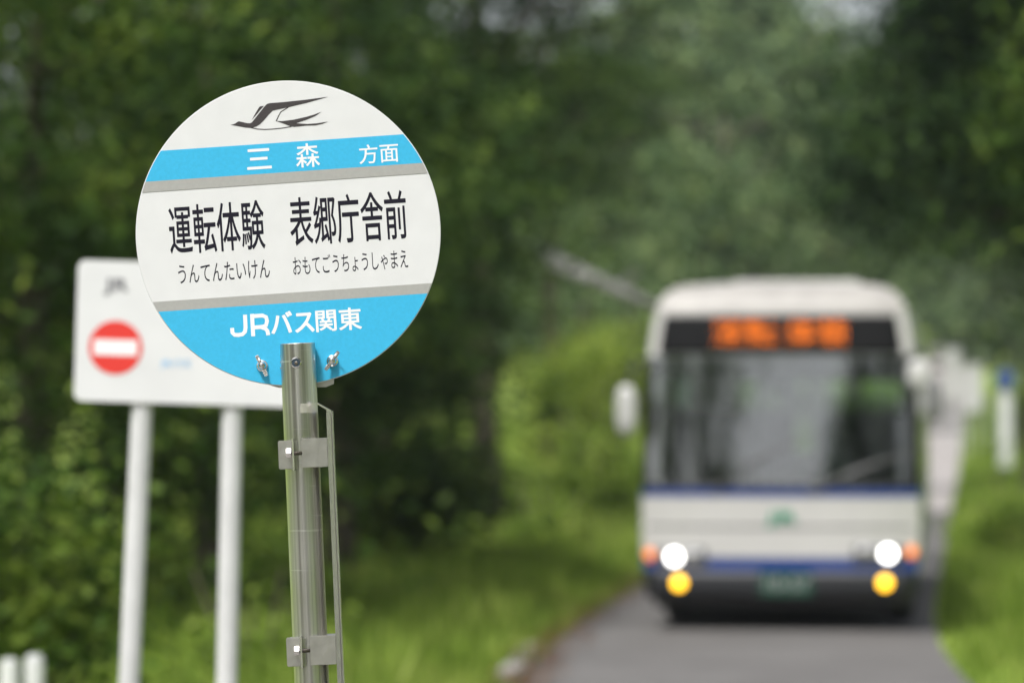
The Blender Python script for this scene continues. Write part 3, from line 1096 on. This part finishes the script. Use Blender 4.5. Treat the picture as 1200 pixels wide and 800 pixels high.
# board seen edge on at the right of the pole
bx, bzt = 0.0396, on_pole(390, 482)[1]
bzb = bzt - 0.42
bd = MB()
yf = -0.013 - PR - 0.010
sk = Matrix.Translation((bx + 0.0045, yf, 0)) @ Matrix.Rotation(R(2.4), 4, 'Z') @ Matrix.Translation((-bx - 0.0045, -yf, 0))
bd.box(bx + 0.0016, bx + 0.0070, yf + 0.0025, yf + 0.26, bzb + 0.004, bzt - 0.001, sk)
board = bd.build('timetable_board', M['steel_plate'], stop)
ed = MB()
ed.box(bx, bx + 0.0066, yf, yf + 0.0023, bzb, bzt, sk, bev=0.0006)
ed.build('front_edge', M['steel_bright'], board)
ed2 = MB()
ed2.box(bx + 0.0074, bx + 0.0092, yf + 0.001, yf + 0.262, bzb - 0.001, bzt + 0.0005, sk)
ed2.build('side_rail', M['steel_bright'], board)
lip = MB()
lip.prism([(bx + 0.0072, bzt + 0.0004), (bx + 0.0072, bzt + 0.0024), (bx - 0.0130, bzt + 0.0146), (bx - 0.0140, bzt + 0.0126), (bx + 0.0004, bzt + 0.0034), (bx + 0.0004, bzt + 0.0004)], yf, yf + 0.014)
lip.build('top_lip', M['steel_bright'], board)

# clear tape wrapped on the tube
tp = MB()
tz0, tz1 = on_pole(355, 383)[1] - 0.0, on_pole(355, 369)[1]
tp_me = MB()
vs, fs = [], []
for i in range(9):
    a = R(-88) + R(75) * i / 8
    for zz in (on_pole(365, 483)[1], on_pole(365, 472)[1]):
        vs.append(((PR + .0004) * math.cos(a), -0.013 + (PR + .0004) * math.sin(a), zz))
fs = [(2 * i, 2 * i + 2, 2 * i + 3, 2 * i + 1) for i in range(8)]
tp_me.add(vs, fs)
tp_me.build('tape', mat('clear_tape', (0.62, 0.60, 0.54), 0.35, 0.6), stop, smooth=True)

# ------------------------------------------------------------------ white board with the no entry mark
D3 = 10.5
P3 = FPX / D3
bcx = P(218, 470, D3)
ne = thing('no_entry_board', 'white rectangular board with a red no entry disc on two white poles', 'sign', (bcx.x - math.tan(R(1.75)) * bcx.z, D3, 0), (0, R(1.75), 0))
Ni = (Matrix.Translation(ne.location) @ Matrix.Rotation(R(1.75), 4, 'Y')).inverted()


def on_ne(px, py):
    q = Ni @ P(px, py, D3)
    return q.x, q.z


x0, z1 = on_ne(90, 309); x1, z0 = on_ne(343, 474)
c0 = on_ne(89, 390)[0]
bw, bh, rc = (x1 - c0), 165 / P3, 0.022
zb0 = on_ne(215, 473)[1]
pts = []
for (qx, qz, a0) in ((c0 + bw - rc, zb0 + bh - rc, 0), (c0 + rc, zb0 + bh - rc, 90), (c0 + rc, zb0 + rc, 180), (c0 + bw - rc, zb0 + rc, 270)):
    for k in range(7):
        a = R(a0 + 15 * k)
        pts.append((qx + rc * math.cos(a), qz + rc * math.sin(a)))
pb = MB().prism(pts, -0.004, 0.0)
panel = pb.build('board', M['board_white'], ne)
kx, kz = on_ne(135.5, 407)
nd_ = MB().lathe([(31.5 / P3, -0.0046), (31.5 / P3, -0.0052)], (kx, 0, kz), 'Y', 48)
nd_.build('red_disc', M['red'], panel)
bar = MB().box(kx - 25.5 / P3, kx + 25.5 / P3, -0.0060, -0.0056, kz - 9 / P3, kz + 9 / P3)
bar.build('white_bar', M['letter_white'], panel)
tx, tz = on_ne(137, 336)
fit_text('lettering', 'JR', tx - 0.034, tx + 0.030, tz - 0.021, tz + 0.021, -0.0050, M['grey_print'], panel, 0.003)
tx, tz = on_ne(202, 426)
fit_text('lettering', 'JRバス', tx - 0.030, tx + 0.05, tz - 0.012, tz + 0.012, -0.0050, M['pale_blue'], panel, 0.001)
for (pt_, pbm) in (((165.5, 470), (150.5, 800)), ((271.5, 470), (265, 800))):
    q1, q0 = Vector(on_ne(*pt_)), Vector(on_ne(*pbm))
    d = (q1 - q0).normalized()
    top = q1 + d * 0.36
    bot = q0 - d * (q0.y + 0.25)
    MB().tube([(bot.x, 0.033, bot.y), (q0.x, 0.033, q0.y), (top.x, 0.033, top.y)], 0.029, 20).build('pole', M['post_white'], ne, ang=40)
for zz in (zb0 + 0.07, zb0 + bh - 0.07):
    MB().box(on_ne(165, 450)[0] - 0.06, on_ne(271, 450)[0] + 0.06, 0.0005, 0.0025, zz - 0.012, zz + 0.012).build('crossbar', M['steel_plate'], ne)

# two short white posts
for i, (px_, lab, ht) in enumerate(((9, 'short white post, left one of the pair at the lower left corner', 0.93), (35, 'short white post, right one of the pair at the lower left corner', 0.935))):
    q = P(px_, 765, 16.0)
    t = thing('guide_post', lab, 'post', (q.x, 16.0 + i * 0.1, zg(q.x, 16)), (0, R(0.6), 0), 'pair of short white posts')
    k = MB().lathe([(0.040, -0.2), (0.040, ht - 0.03), (0.034, ht - 0.008), (0.018, ht)], (0, 0, 0), 'Z', 24)
    k.build('post', M['post_white'], t, ang=40)
    MB().lathe([(0.075, -0.05), (0.075, 0.02), (0.05, 0.035)], (0, 0, 0), 'Z', 24).build('foot', M['kerb'], t, ang=40)

# far roadside boards and the post with the blue head
for (px_, py0, py1, D, wd, lab) in ((1117, 462, 408, 120, 0.42, 'tall pale grey upright board at the far road edge'), (1141, 478, 427, 105, 0.50, 'white upright board at the far right road edge, nearer of two')):
    q0, q1 = P(px_, py0, D), P(px_, py1, D)
    gz = zg(q0.x, D)
    h = q1.z - gz
    t = thing('roadside_board', lab, 'board', (q0.x, D, gz), (0, 0, R(-6)))
    bb_ = MB().box(-wd / 2, wd / 2, -0.02, 0.02, max(0.15, q0.z - gz - 0.1), h, bev=0.008)
    bb_.build('panel', M['far_white'], t)
    for sx_ in (-1, 1):
        MB().tube([(sx_ * wd * 0.4, 0.045, -0.1), (sx_ * wd * 0.4, 0.045, h - 0.1)], 0.022, 8).build('leg', M['post_white'], t)
D = 88
q0, q1 = P(1178, 515, D), P(1176, 426, D)
gz = zg(q0.x, D)
t = thing('roadside_post', 'broad white post with a blue head on the right verge', 'post', (q0.x, D, gz), (0, 0, R(-6)))
zz_ = P(1176, 455, D).z - gz
MB().box(-0.15, 0.15, -0.05, 0.05, -0.2, zz_, bev=0.02).build('post', M['post_white'], t)
MB().lathe([(0.23, -0.058), (0.24, -0.062), (0.24, -0.080), (0.23, -0.084)], (0, 0, zz_ + 0.20), 'Y', 32).build('blue_head', M['sign_far_blue'], t, ang=40)

# ------------------------------------------------------------------ the bus
BUS_D = 31.9
BC = P(913.5, 740, BUS_D)
bus = thing('bus', 'white bus with blue bands and lit orange destination display coming along the road', 'bus', (BC.x, BUS_D, 0.012), (0, 0, R(-6.7)))
BL = 8.9


def half(z):
    tb = [(0.26, 1.10), (0.5, 1.14), (0.9, 1.155), (1.2, 1.155), (1.7, 1.145), (2.2, 1.12), (2.4, 1.09), (2.55, 1.065), (2.66, 1.04), (2.75, 1.005), (2.81, 0.96), (2.85, 0.90), (2.875, 0.80), (2.89, 0.55), (2.895, 0.02)]
    return float(np.interp(z, [a for a, b in tb], [b for a, b in tb]))


def front_y(x, z):
    y = 0.085 * (abs(x) / 1.15) ** 4
    y += max(0, z - 1.15) * 0.085
    if z > 2.62: y += ((z - 2.62) / 0.275) ** 2 * 0.22
    if z < 0.86: y -= 0.03
    if z < 0.3: y += 0.05
    return y


ZR = [0.26, 0.30, 0.40, 0.50, 0.585, 0.70, 0.858, 0.864, 1.0, 1.11, 1.205, 1.35, 1.5, 1.65, 1.8, 1.95, 2.1, 2.28, 2.33, 2.42, 2.52, 2.60, 2.66, 2.71, 2.75, 2.78, 2.81, 2.83, 2.85, 2.865, 2.875, 2.885, 2.89, 2.895]
TR = [-1, -0.965, -0.93, -0.8, -0.6, -0.4, -0.2, 0, 0.2, 0.4, 0.6, 0.8, 0.93, 0.965, 1]
PILL = [0.42, 1.5, 2.9, 4.3, 5.7, 7.1, 8.5]
body = MB()
nz_, nt_ = len(ZR), len(TR)
vs = [(t * half(z), front_y(t * half(z), z), z) for z in ZR for t in TR]
fs = []
for i in range(nz_ - 1):
    for j in range(nt_ - 1):
        if ZR[i] >= 1.2 and ZR[i + 1] <= 2.285 and TR[j] >= -0.967 and TR[j + 1] <= 0.967:
            continue
        fs.append((i * nt_ + j, i * nt_ + j + 1, (i + 1) * nt_ + j + 1, (i + 1) * nt_ + j))
body.add(vs, fs)
YR = [None]
for p0 in PILL:
    YR += [p0, p0 + 0.09]
YR += [BL - 0.12, BL]
for s in (-1, 1):
    vs, fs = [], []
    for z in ZR:
        for y in YR:
            hw = half(z)
            if y is None:
                vs.append((s * hw, front_y(hw, z), z))
            else:
                yy = y
                if y == BL:
                    hw *= 0.95
                vs.append((s * hw, yy, z))
    ny = len(YR)
    for i in range(nz_ - 1):
        for j in range(ny - 1):
            if ZR[i] >= 1.2 and ZR[i + 1] <= 2.2 and j % 2 == 0 and 2 <= j <= 12 + 0:
                continue
            fs.append((i * ny + j, i * ny + j + 1, (i + 1) * ny + j + 1, (i + 1) * ny + j))
    body.add(vs, fs)
# roof centre strip and rear
vs, fs = [], []
rear = [(t * half(z) * 0.95, BL, z) for z in ZR for t in TR]
fs = []
for i in range(nz_ - 1):
    for j in range(nt_ - 1):
        if ZR[i] >= 1.3 and ZR[i + 1] <= 2.15 and abs(TR[j]) <= 0.8 and abs(TR[j + 1]) <= 0.8:
            continue
        fs.append((i * nt_ + j, i * nt_ + j + 1, (i + 1) * nt_ + j + 1, (i + 1) * nt_ + j))
body.add(rear, fs)
bo_ = body.mesh('body')
bm = bmesh.new(); bm.from_mesh(bo_)
bmesh.ops.remove_doubles(bm, verts=bm.verts[:], dist=0.0012)
for f in bm.faces: f.smooth = True
for e in bm.edges:
    if len(e.link_faces) == 2 and e.calc_face_angle(0) > R(38): e.smooth = False
bm.to_mesh(bo_); bm.free()
body_o = link('body', bo_, M['bus_white'], bus)


def front_patch(name, m, z0, z1, t0, t1, off, nz=4, nt=16, parent=None, smooth=True, thick=0.0):
    mb = MB()
    vs = []
    for i in range(nz + 1):
        z = z0 + (z1 - z0) * i / nz
        for j in range(nt + 1):
            x = (t0 + (t1 - t0) * j / nt) * half(z)
            vs.append((x, front_y(x, z) - off, z))
    fs = [(i * (nt + 1) + j, i * (nt + 1) + j + 1, (i + 1) * (nt + 1) + j + 1, (i + 1) * (nt + 1) + j) for i in range(nz) for j in range(nt)]
    mb.add(vs, fs)
    o = mb.build(name, m, parent or bus, smooth=True)
    if thick:
        sm = o.modifiers.new('thickness', 'SOLIDIFY'); sm.thickness = thick; sm.offset = 0
    return o


front_patch('roof_cap', mat('shaded_roof_paint', (0.31, 0.295, 0.275), 0.5, var=0.18, scale=2.5), 2.64, 2.893, -0.999, 0.999, 0.004, nz=14)  # shade on the roof front put into a greyer colour
front_patch('windscreen', M['glass'], 1.20, 2.285, -0.998, 0.998, 0.004, nz=10, nt=28)
front_patch('windscreen_seal', M['black'], 1.18, 1.215, -0.998, 0.998, 0.007, nz=1, thick=0.006)
front_patch('blue_band', M['bus_blue'], 1.112, 1.180, -1.0, 1.0, 0.005, nz=1)
for s in (-1, 1):
    front_patch('pillar_trim', M['black'], 1.215, 2.27, s * 0.962, s * 0.998, 0.007, nz=10, nt=2, thick=0.006)
front_patch('blue_band', M['bus_blue'], 0.495, 0.610, -1.0, 1.0, 0.006, nz=1)
front_patch('bumper', M['bumper'], 0.27, 0.50, -1.0, 1.0, 0.012, nz=4, thick=0.02)
front_patch('panel_gap', M['black'], 0.855, 0.868, -0.96, 0.96, 0.006, nz=1)
dest = front_patch('destination_panel', mat('matt_black', (0.008, 0.008, 0.009), 0.7, spec=0.15), 2.300, 2.622, -0.925, 0.915, 0.010, nz=6, thick=0.006)
# under-body and skirts
MB().box(-1.06, 1.06, 0.30, BL - 0.1, 0.20, 0.34).build('underbody', M['black'], bus)
front_patch('under_skirt', M['black'], 0.19, 0.27, -0.95, 0.95, -0.07, nz=1, thick=0.02)
# sides: panes and a blue band
for s in (-1, 1):
    for k in range(6):
        if k == 0: pass
        y0, y1 = PILL[k] + 0.09, PILL[k + 1]
        mb = MB()
        vs = [(s * (half(z) - 0.004), y, z) for z in (1.2, 1.45, 1.7, 1.95, 2.2) for y in (y0, y1)]
        mb.add(vs, [(2 * i, 2 * i + 1, 2 * i + 3, 2 * i + 2) for i in range(4)])
        mb.build('side_window', M['side_glass'], bus)
    mb = MB()
    vs = [(s * (half(z) + 0.004), y, z) for z in (0.61, 1.15) for y in (0.20, BL - 0.15)]
    mb.add(vs, [(0, 1, 3, 2)])
    mb.build('side_band', M['bus_blue'], bus)
    mb = MB()
    vs = [(s * (half(z) + 0.004), y, z) for z in (0.27, 0.6) for y in (0.25, BL - 0.15)]
    mb.add(vs, [(0, 1, 3, 2)])
    mb.build('side_skirt', M['bus_blue'], bus)
    mb = MB()
    vs = [(s * (half(z) + 0.004), y, z) for z in (1.16, 1.7, 2.2) for y in (0.17, PILL[0] + 0.085)]
    mb.add(vs, [(0, 1, 3, 2), (2, 3, 5, 4)])
    mb.build('side_pillar', M['black'], bus)
rp_ = MB()
rp_.add([(t * half(z) * 0.95, BL - 0.003, z) for z in (1.3, 2.15) for t in (-0.8, 0.8)], [(0, 1, 3, 2)])
rp_.build('rear_window', M['side_glass'], bus)
# roof pod
MB().box(-0.62, 0.62, 3.2, 5.6, 2.87, 3.0, bev=0.05).build('roof_unit', M['bus_white'], bus)
# wheels
for y in (1.75, 6.3):
    for s in (-1, 1):
        w = MB().lathe([(0.26, -0.12), (0.40, -0.12), (0.435, -0.09), (0.44, 0.0), (0.435, 0.09), (0.40, 0.12), (0.26, 0.12)], (0, 0, 0), 'X', 32)
        wo_ = w.build('wheel', M['rubber'], bus, ang=40)
        wo_.location = (s * 0.96, y, 0.44)
        ri = MB().lathe([(0.255, s * 0.121), (0.25, s * 0.10), (0.12, s * 0.08), (0.10, s * 0.13), (0.02, s * 0.135)], (0, 0, 0), 'X', 24)
        ri.build('rim', M['rim'], wo_, ang=40)


def face(x, z, off=0.0):
    return Vector((x, front_y(x, z) - off, z))


# lamps
for s, hx_, hz_, fx_, fz_, ix_, iz_ in ((-1, -0.875, 0.61, -0.835, 0.395, -1.085, 0.625), (1, 0.895, 0.645, 0.87, 0.405, 1.09, 0.655)):
    c = face(s * 0.80, (hz_))
    hsg = front_patch('lamp_housing', M['mirror_grey'], hz_ - 0.085, hz_ + 0.085, s * 0.53, s * 0.90, 0.010, nz=2, nt=4, thick=0.012)
    q = face(hx_, hz_, 0.018)
    h_ = MB().lathe([(0.056, 0.01), (0.058, -0.004), (0.045, -0.022), (0.02, -0.03), (0.002, -0.031)], q, 'Y', 28)
    h_.build('headlight', M['head'], bus, smooth=True)
    q = face(s * 0.70, hz_, 0.018)
    MB().lathe([(0.062, 0.01), (0.062, -0.004), (0.045, -0.018), (0.002, -0.02)], q, 'Y', 24).build('inner_lamp', M['rim'], hsg, smooth=True)
    q = face(fx_, fz_, 0.02)
    MB().lathe([(0.054, 0.01), (0.054, -0.006), (0.04, -0.02), (0.002, -0.026)], q, 'Y', 28).build('fog_lamp', M['fog'], bus, smooth=True)
    q = face(ix_, iz_, 0.006)
    MB().lathe([(0.050, 0.01), (0.050, -0.006), (0.03, -0.022), (0.002, -0.026)], q, 'Y', 24, sx=0.75).build('turn_signal', M['amber'], bus, smooth=True)

# licence plate
pq = face(0.055, 0.40)
lp_ = MB().box(-0.215, 0.215, -0.014, -0.010, -0.10, 0.10, Matrix.Translation(pq + Vector((0, -0.014, 0))), bev=0.0015)
lpo = lp_.build('license_plate', M['plate_green'], bus)
fit_text('lettering', '10-57', pq.x - 0.17, pq.x + 0.195, 0.345, 0.455, pq.y - 0.0295, M['rim'], lpo, 0.004)
q = face(0, 0.925)
lg = fit_text('logo', 'JR', -0.105, 0.135, 0.855 + 0.015, 0.99, q.y - 0.012, M['logo_green'], bus, 0.006)
lg['label'] = 'green letter mark on the white front'

# LED display: separate lit dots that spell the words
led_box = [(-0.56, -0.03, '運転'), (0.055, 0.56, '体験')]
dots = MB()
ny = 20
for (a, b, wd) in led_box:
    me = text_mesh(wd, 0.0)
    co = np.empty(len(me.vertices) * 3, dtype=np.float32); me.vertices.foreach_get('co', co); co = co.reshape(-1, 3)
    mn, mx_ = co.min(0), co.max(0)
    bv = BVHTree.FromPolygons([Vector(v) for v in co.tolist()], [list(p_.vertices) for p_ in me.polygons])
    zl, zh = 2.372, 2.588
    nx = int(round(ny * (b - a) / (zh - zl)))
    for i in range(nx):
        for j in range(ny):
            fx, fz = (i + .5) / nx, (j + .5) / ny
            h_ = bv.ray_cast(Vector((mn[0] + fx * (mx_[0] - mn[0]), mn[1] + fz * (mx_[1] - mn[1]), 1)), Vector((0, 0, -1)))
            if h_[0] is None: continue
            x, z = a + fx * (b - a), zl + fz * (zh - zl)
            y = front_y(x, z) - 0.0155
            r_ = 0.0036
            dots.add([(x + r_ * math.cos(k * 1.0472), y, z + r_ * math.sin(k * 1.0472)) for k in range(6)], [tuple(range(6))])
    bpy.data.meshes.remove(me)
lo_ = dots.build('led_dots', M['led'], dest)
lo_['kind'] = 'stuff'

# wipers
for xa, xb, zb in ((-0.55, -0.02, 1.50), (0.25, 0.82, 1.40)):
    w = MB()
    p0, p1 = face(xa, 1.17, 0.03), face(xb, zb, 0.03)
    w.tube([p0, p0.lerp(p1, 0.5) + Vector((0, -0.012, 0)), p1], [0.012, 0.010, 0.008], 6)
    wo_ = w.build('wiper', M['black'], bus)
    bl = MB()
    d = Vector((0.30, 0, 0.14)) if xa < 0 else Vector((0.30, 0, 0.10))
    pts = [face(p1.x + d.x * k, p1.z + d.z * k, 0.016) for k in (-1, -0.5, 0, 0.5, 1)]
    bl.tube(pts, 0.009, 6)
    bl.build('wiper_blade', M['black'], wo_)


def mirror(x, z, w, h, m, pts, name='mirror'):
    mb = MB()
    rows = []
    n = 14
    for (yy, k) in ((-0.05, 0.55), (-0.045, 0.85), (-0.02, 1.0), (0.03, 1.0), (0.05, 0.9)):
        rows.append([(x + math.copysign(abs(math.cos(2 * math.pi * i / n)) ** 0.7, math.cos(2 * math.pi * i / n)) * w / 2 * k, -0.16 + yy, z + math.copysign(abs(math.sin(2 * math.pi * i / n)) ** 0.7, math.sin(2 * math.pi * i / n)) * h / 2 * k) for i in range(n)])
    vs = sum(rows, [])
    fs = [(r_ * n + i, r_ * n + (i + 1) % n, (r_ + 1) * n + (i + 1) % n, (r_ + 1) * n + i) for r_ in range(4) for i in range(n)]
    fs += [tuple(range(n)), tuple(4 * n + i for i in range(n))[::-1]]
    mb.add(vs, fs)
    mo = mb.build(name, m, bus, smooth=True)
    a = MB(); a.tube(pts, 0.017, 8)
    a.build('mirror_arm', M['black'], mo, smooth=True)
    g_ = MB(); g_.add([(x + (vx - x) * 0.88, -0.106, z + (vz - z) * 0.88) for vx, vy, vz in rows[-1]], [tuple(range(n))])
    g_.build('mirror_glass', M['steel_bright'], mo)
    return mo


mirror(-1.265, 1.83, 0.17, 0.42, M['mirror_shell'], [(-1.12, 0.10, 2.25), (-1.2, -0.08, 2.22), (-1.26, -0.15, 2.0)])
mirror(1.155, 2.13, 0.20, 0.24, M['mirror_shell'], [(1.08, 0.12, 2.28), (1.12, -0.05, 2.28), (1.15, -0.15, 2.2)])
mirror(1.275, 1.92, 0.15, 0.36, M['mirror_grey'], [(1.12, 0.12, 2.2), (1.2, -0.05, 2.22), (1.27, -0.15, 2.06)])

# inside
MB().box(-1.08, 1.08, 0.25, BL - 0.15, 0.72, 0.80).build('floor', M['interior'], bus)
MB().box(-1.05, 1.05, 0.24, 0.62, 0.80, 1.16, bev=0.05).build('dashboard', M['black'], bus)
sw = MB()
cw = Vector((-0.55, 0.72, 1.28))
sw.tube([cw + Vector((0.21 * math.cos(a * 0.2618), 0.10 * math.sin(a * 0.2618), 0.185 * math.sin(a * 0.2618))) for a in range(25)], 0.016, 6, cap=False)
sw.tube([cw, cw + Vector((0, -0.1, -0.22))], 0.03, 8)
sw.build('steering_wheel', M['black'], bus, smooth=True)
sb = MB()
sb.box(-0.22, 0.22, -0.22, 0.2, 0.36, 0.46, bev=0.03)
sb.box(-0.21, 0.21, 0.17, 0.27, 0.44, 1.0, bev=0.035)
sb.box(-0.05, 0.05, -0.1, 0.1, 0.0, 0.37)
smesh = sb.mesh('seat', ang=40)
smesh.materials.append(M['seat'])
seats = [(-0.55, 1.15)] + [(x_, 2.3 + 0.8 * k) for k in range(7) for x_ in (-0.85, -0.4, 0.4, 0.85)]
for (x_, y_) in seats:
    o = bpy.data.objects.new('seat', smesh)
    COL.objects.link(o); o.parent = bus; o.location = (x_, y_, 0.80)
# grab rails
for x_, y_ in ((-0.25, 1.6), (0.3, 1.9), (0.3, 3.9), (-0.3, 3.9)):
    MB().tube([(x_, y_, 0.8), (x_, y_, 2.75)], 0.017, 8).build('grab_pole', M['amber'] if False else M['rim'], bus, smooth=True)

# ------------------------------------------------------------------ thin summer haze
hz = bpy.data.materials.new('haze')
hz.use_nodes = True
n, l = hz.node_tree.nodes, hz.node_tree.links
n.clear()
pv = n.new('ShaderNodeVolumePrincipled')
pv.inputs['Color'].default_value = (0.86, 0.92, 0.95, 1)
pv.inputs['Density'].default_value = 0.00035
pv.inputs['Anisotropy'].default_value = 0.2
o_ = n.new('ShaderNodeOutputMaterial')
l.new(pv.outputs[0], o_.inputs['Volume'])
hb = MB().box(-1050, 1150, -1000, 1500, -2.0, 62).build('haze', hz)
tag(hb, 'thin pale haze in the air over the road', 'haze', kind='stuff')
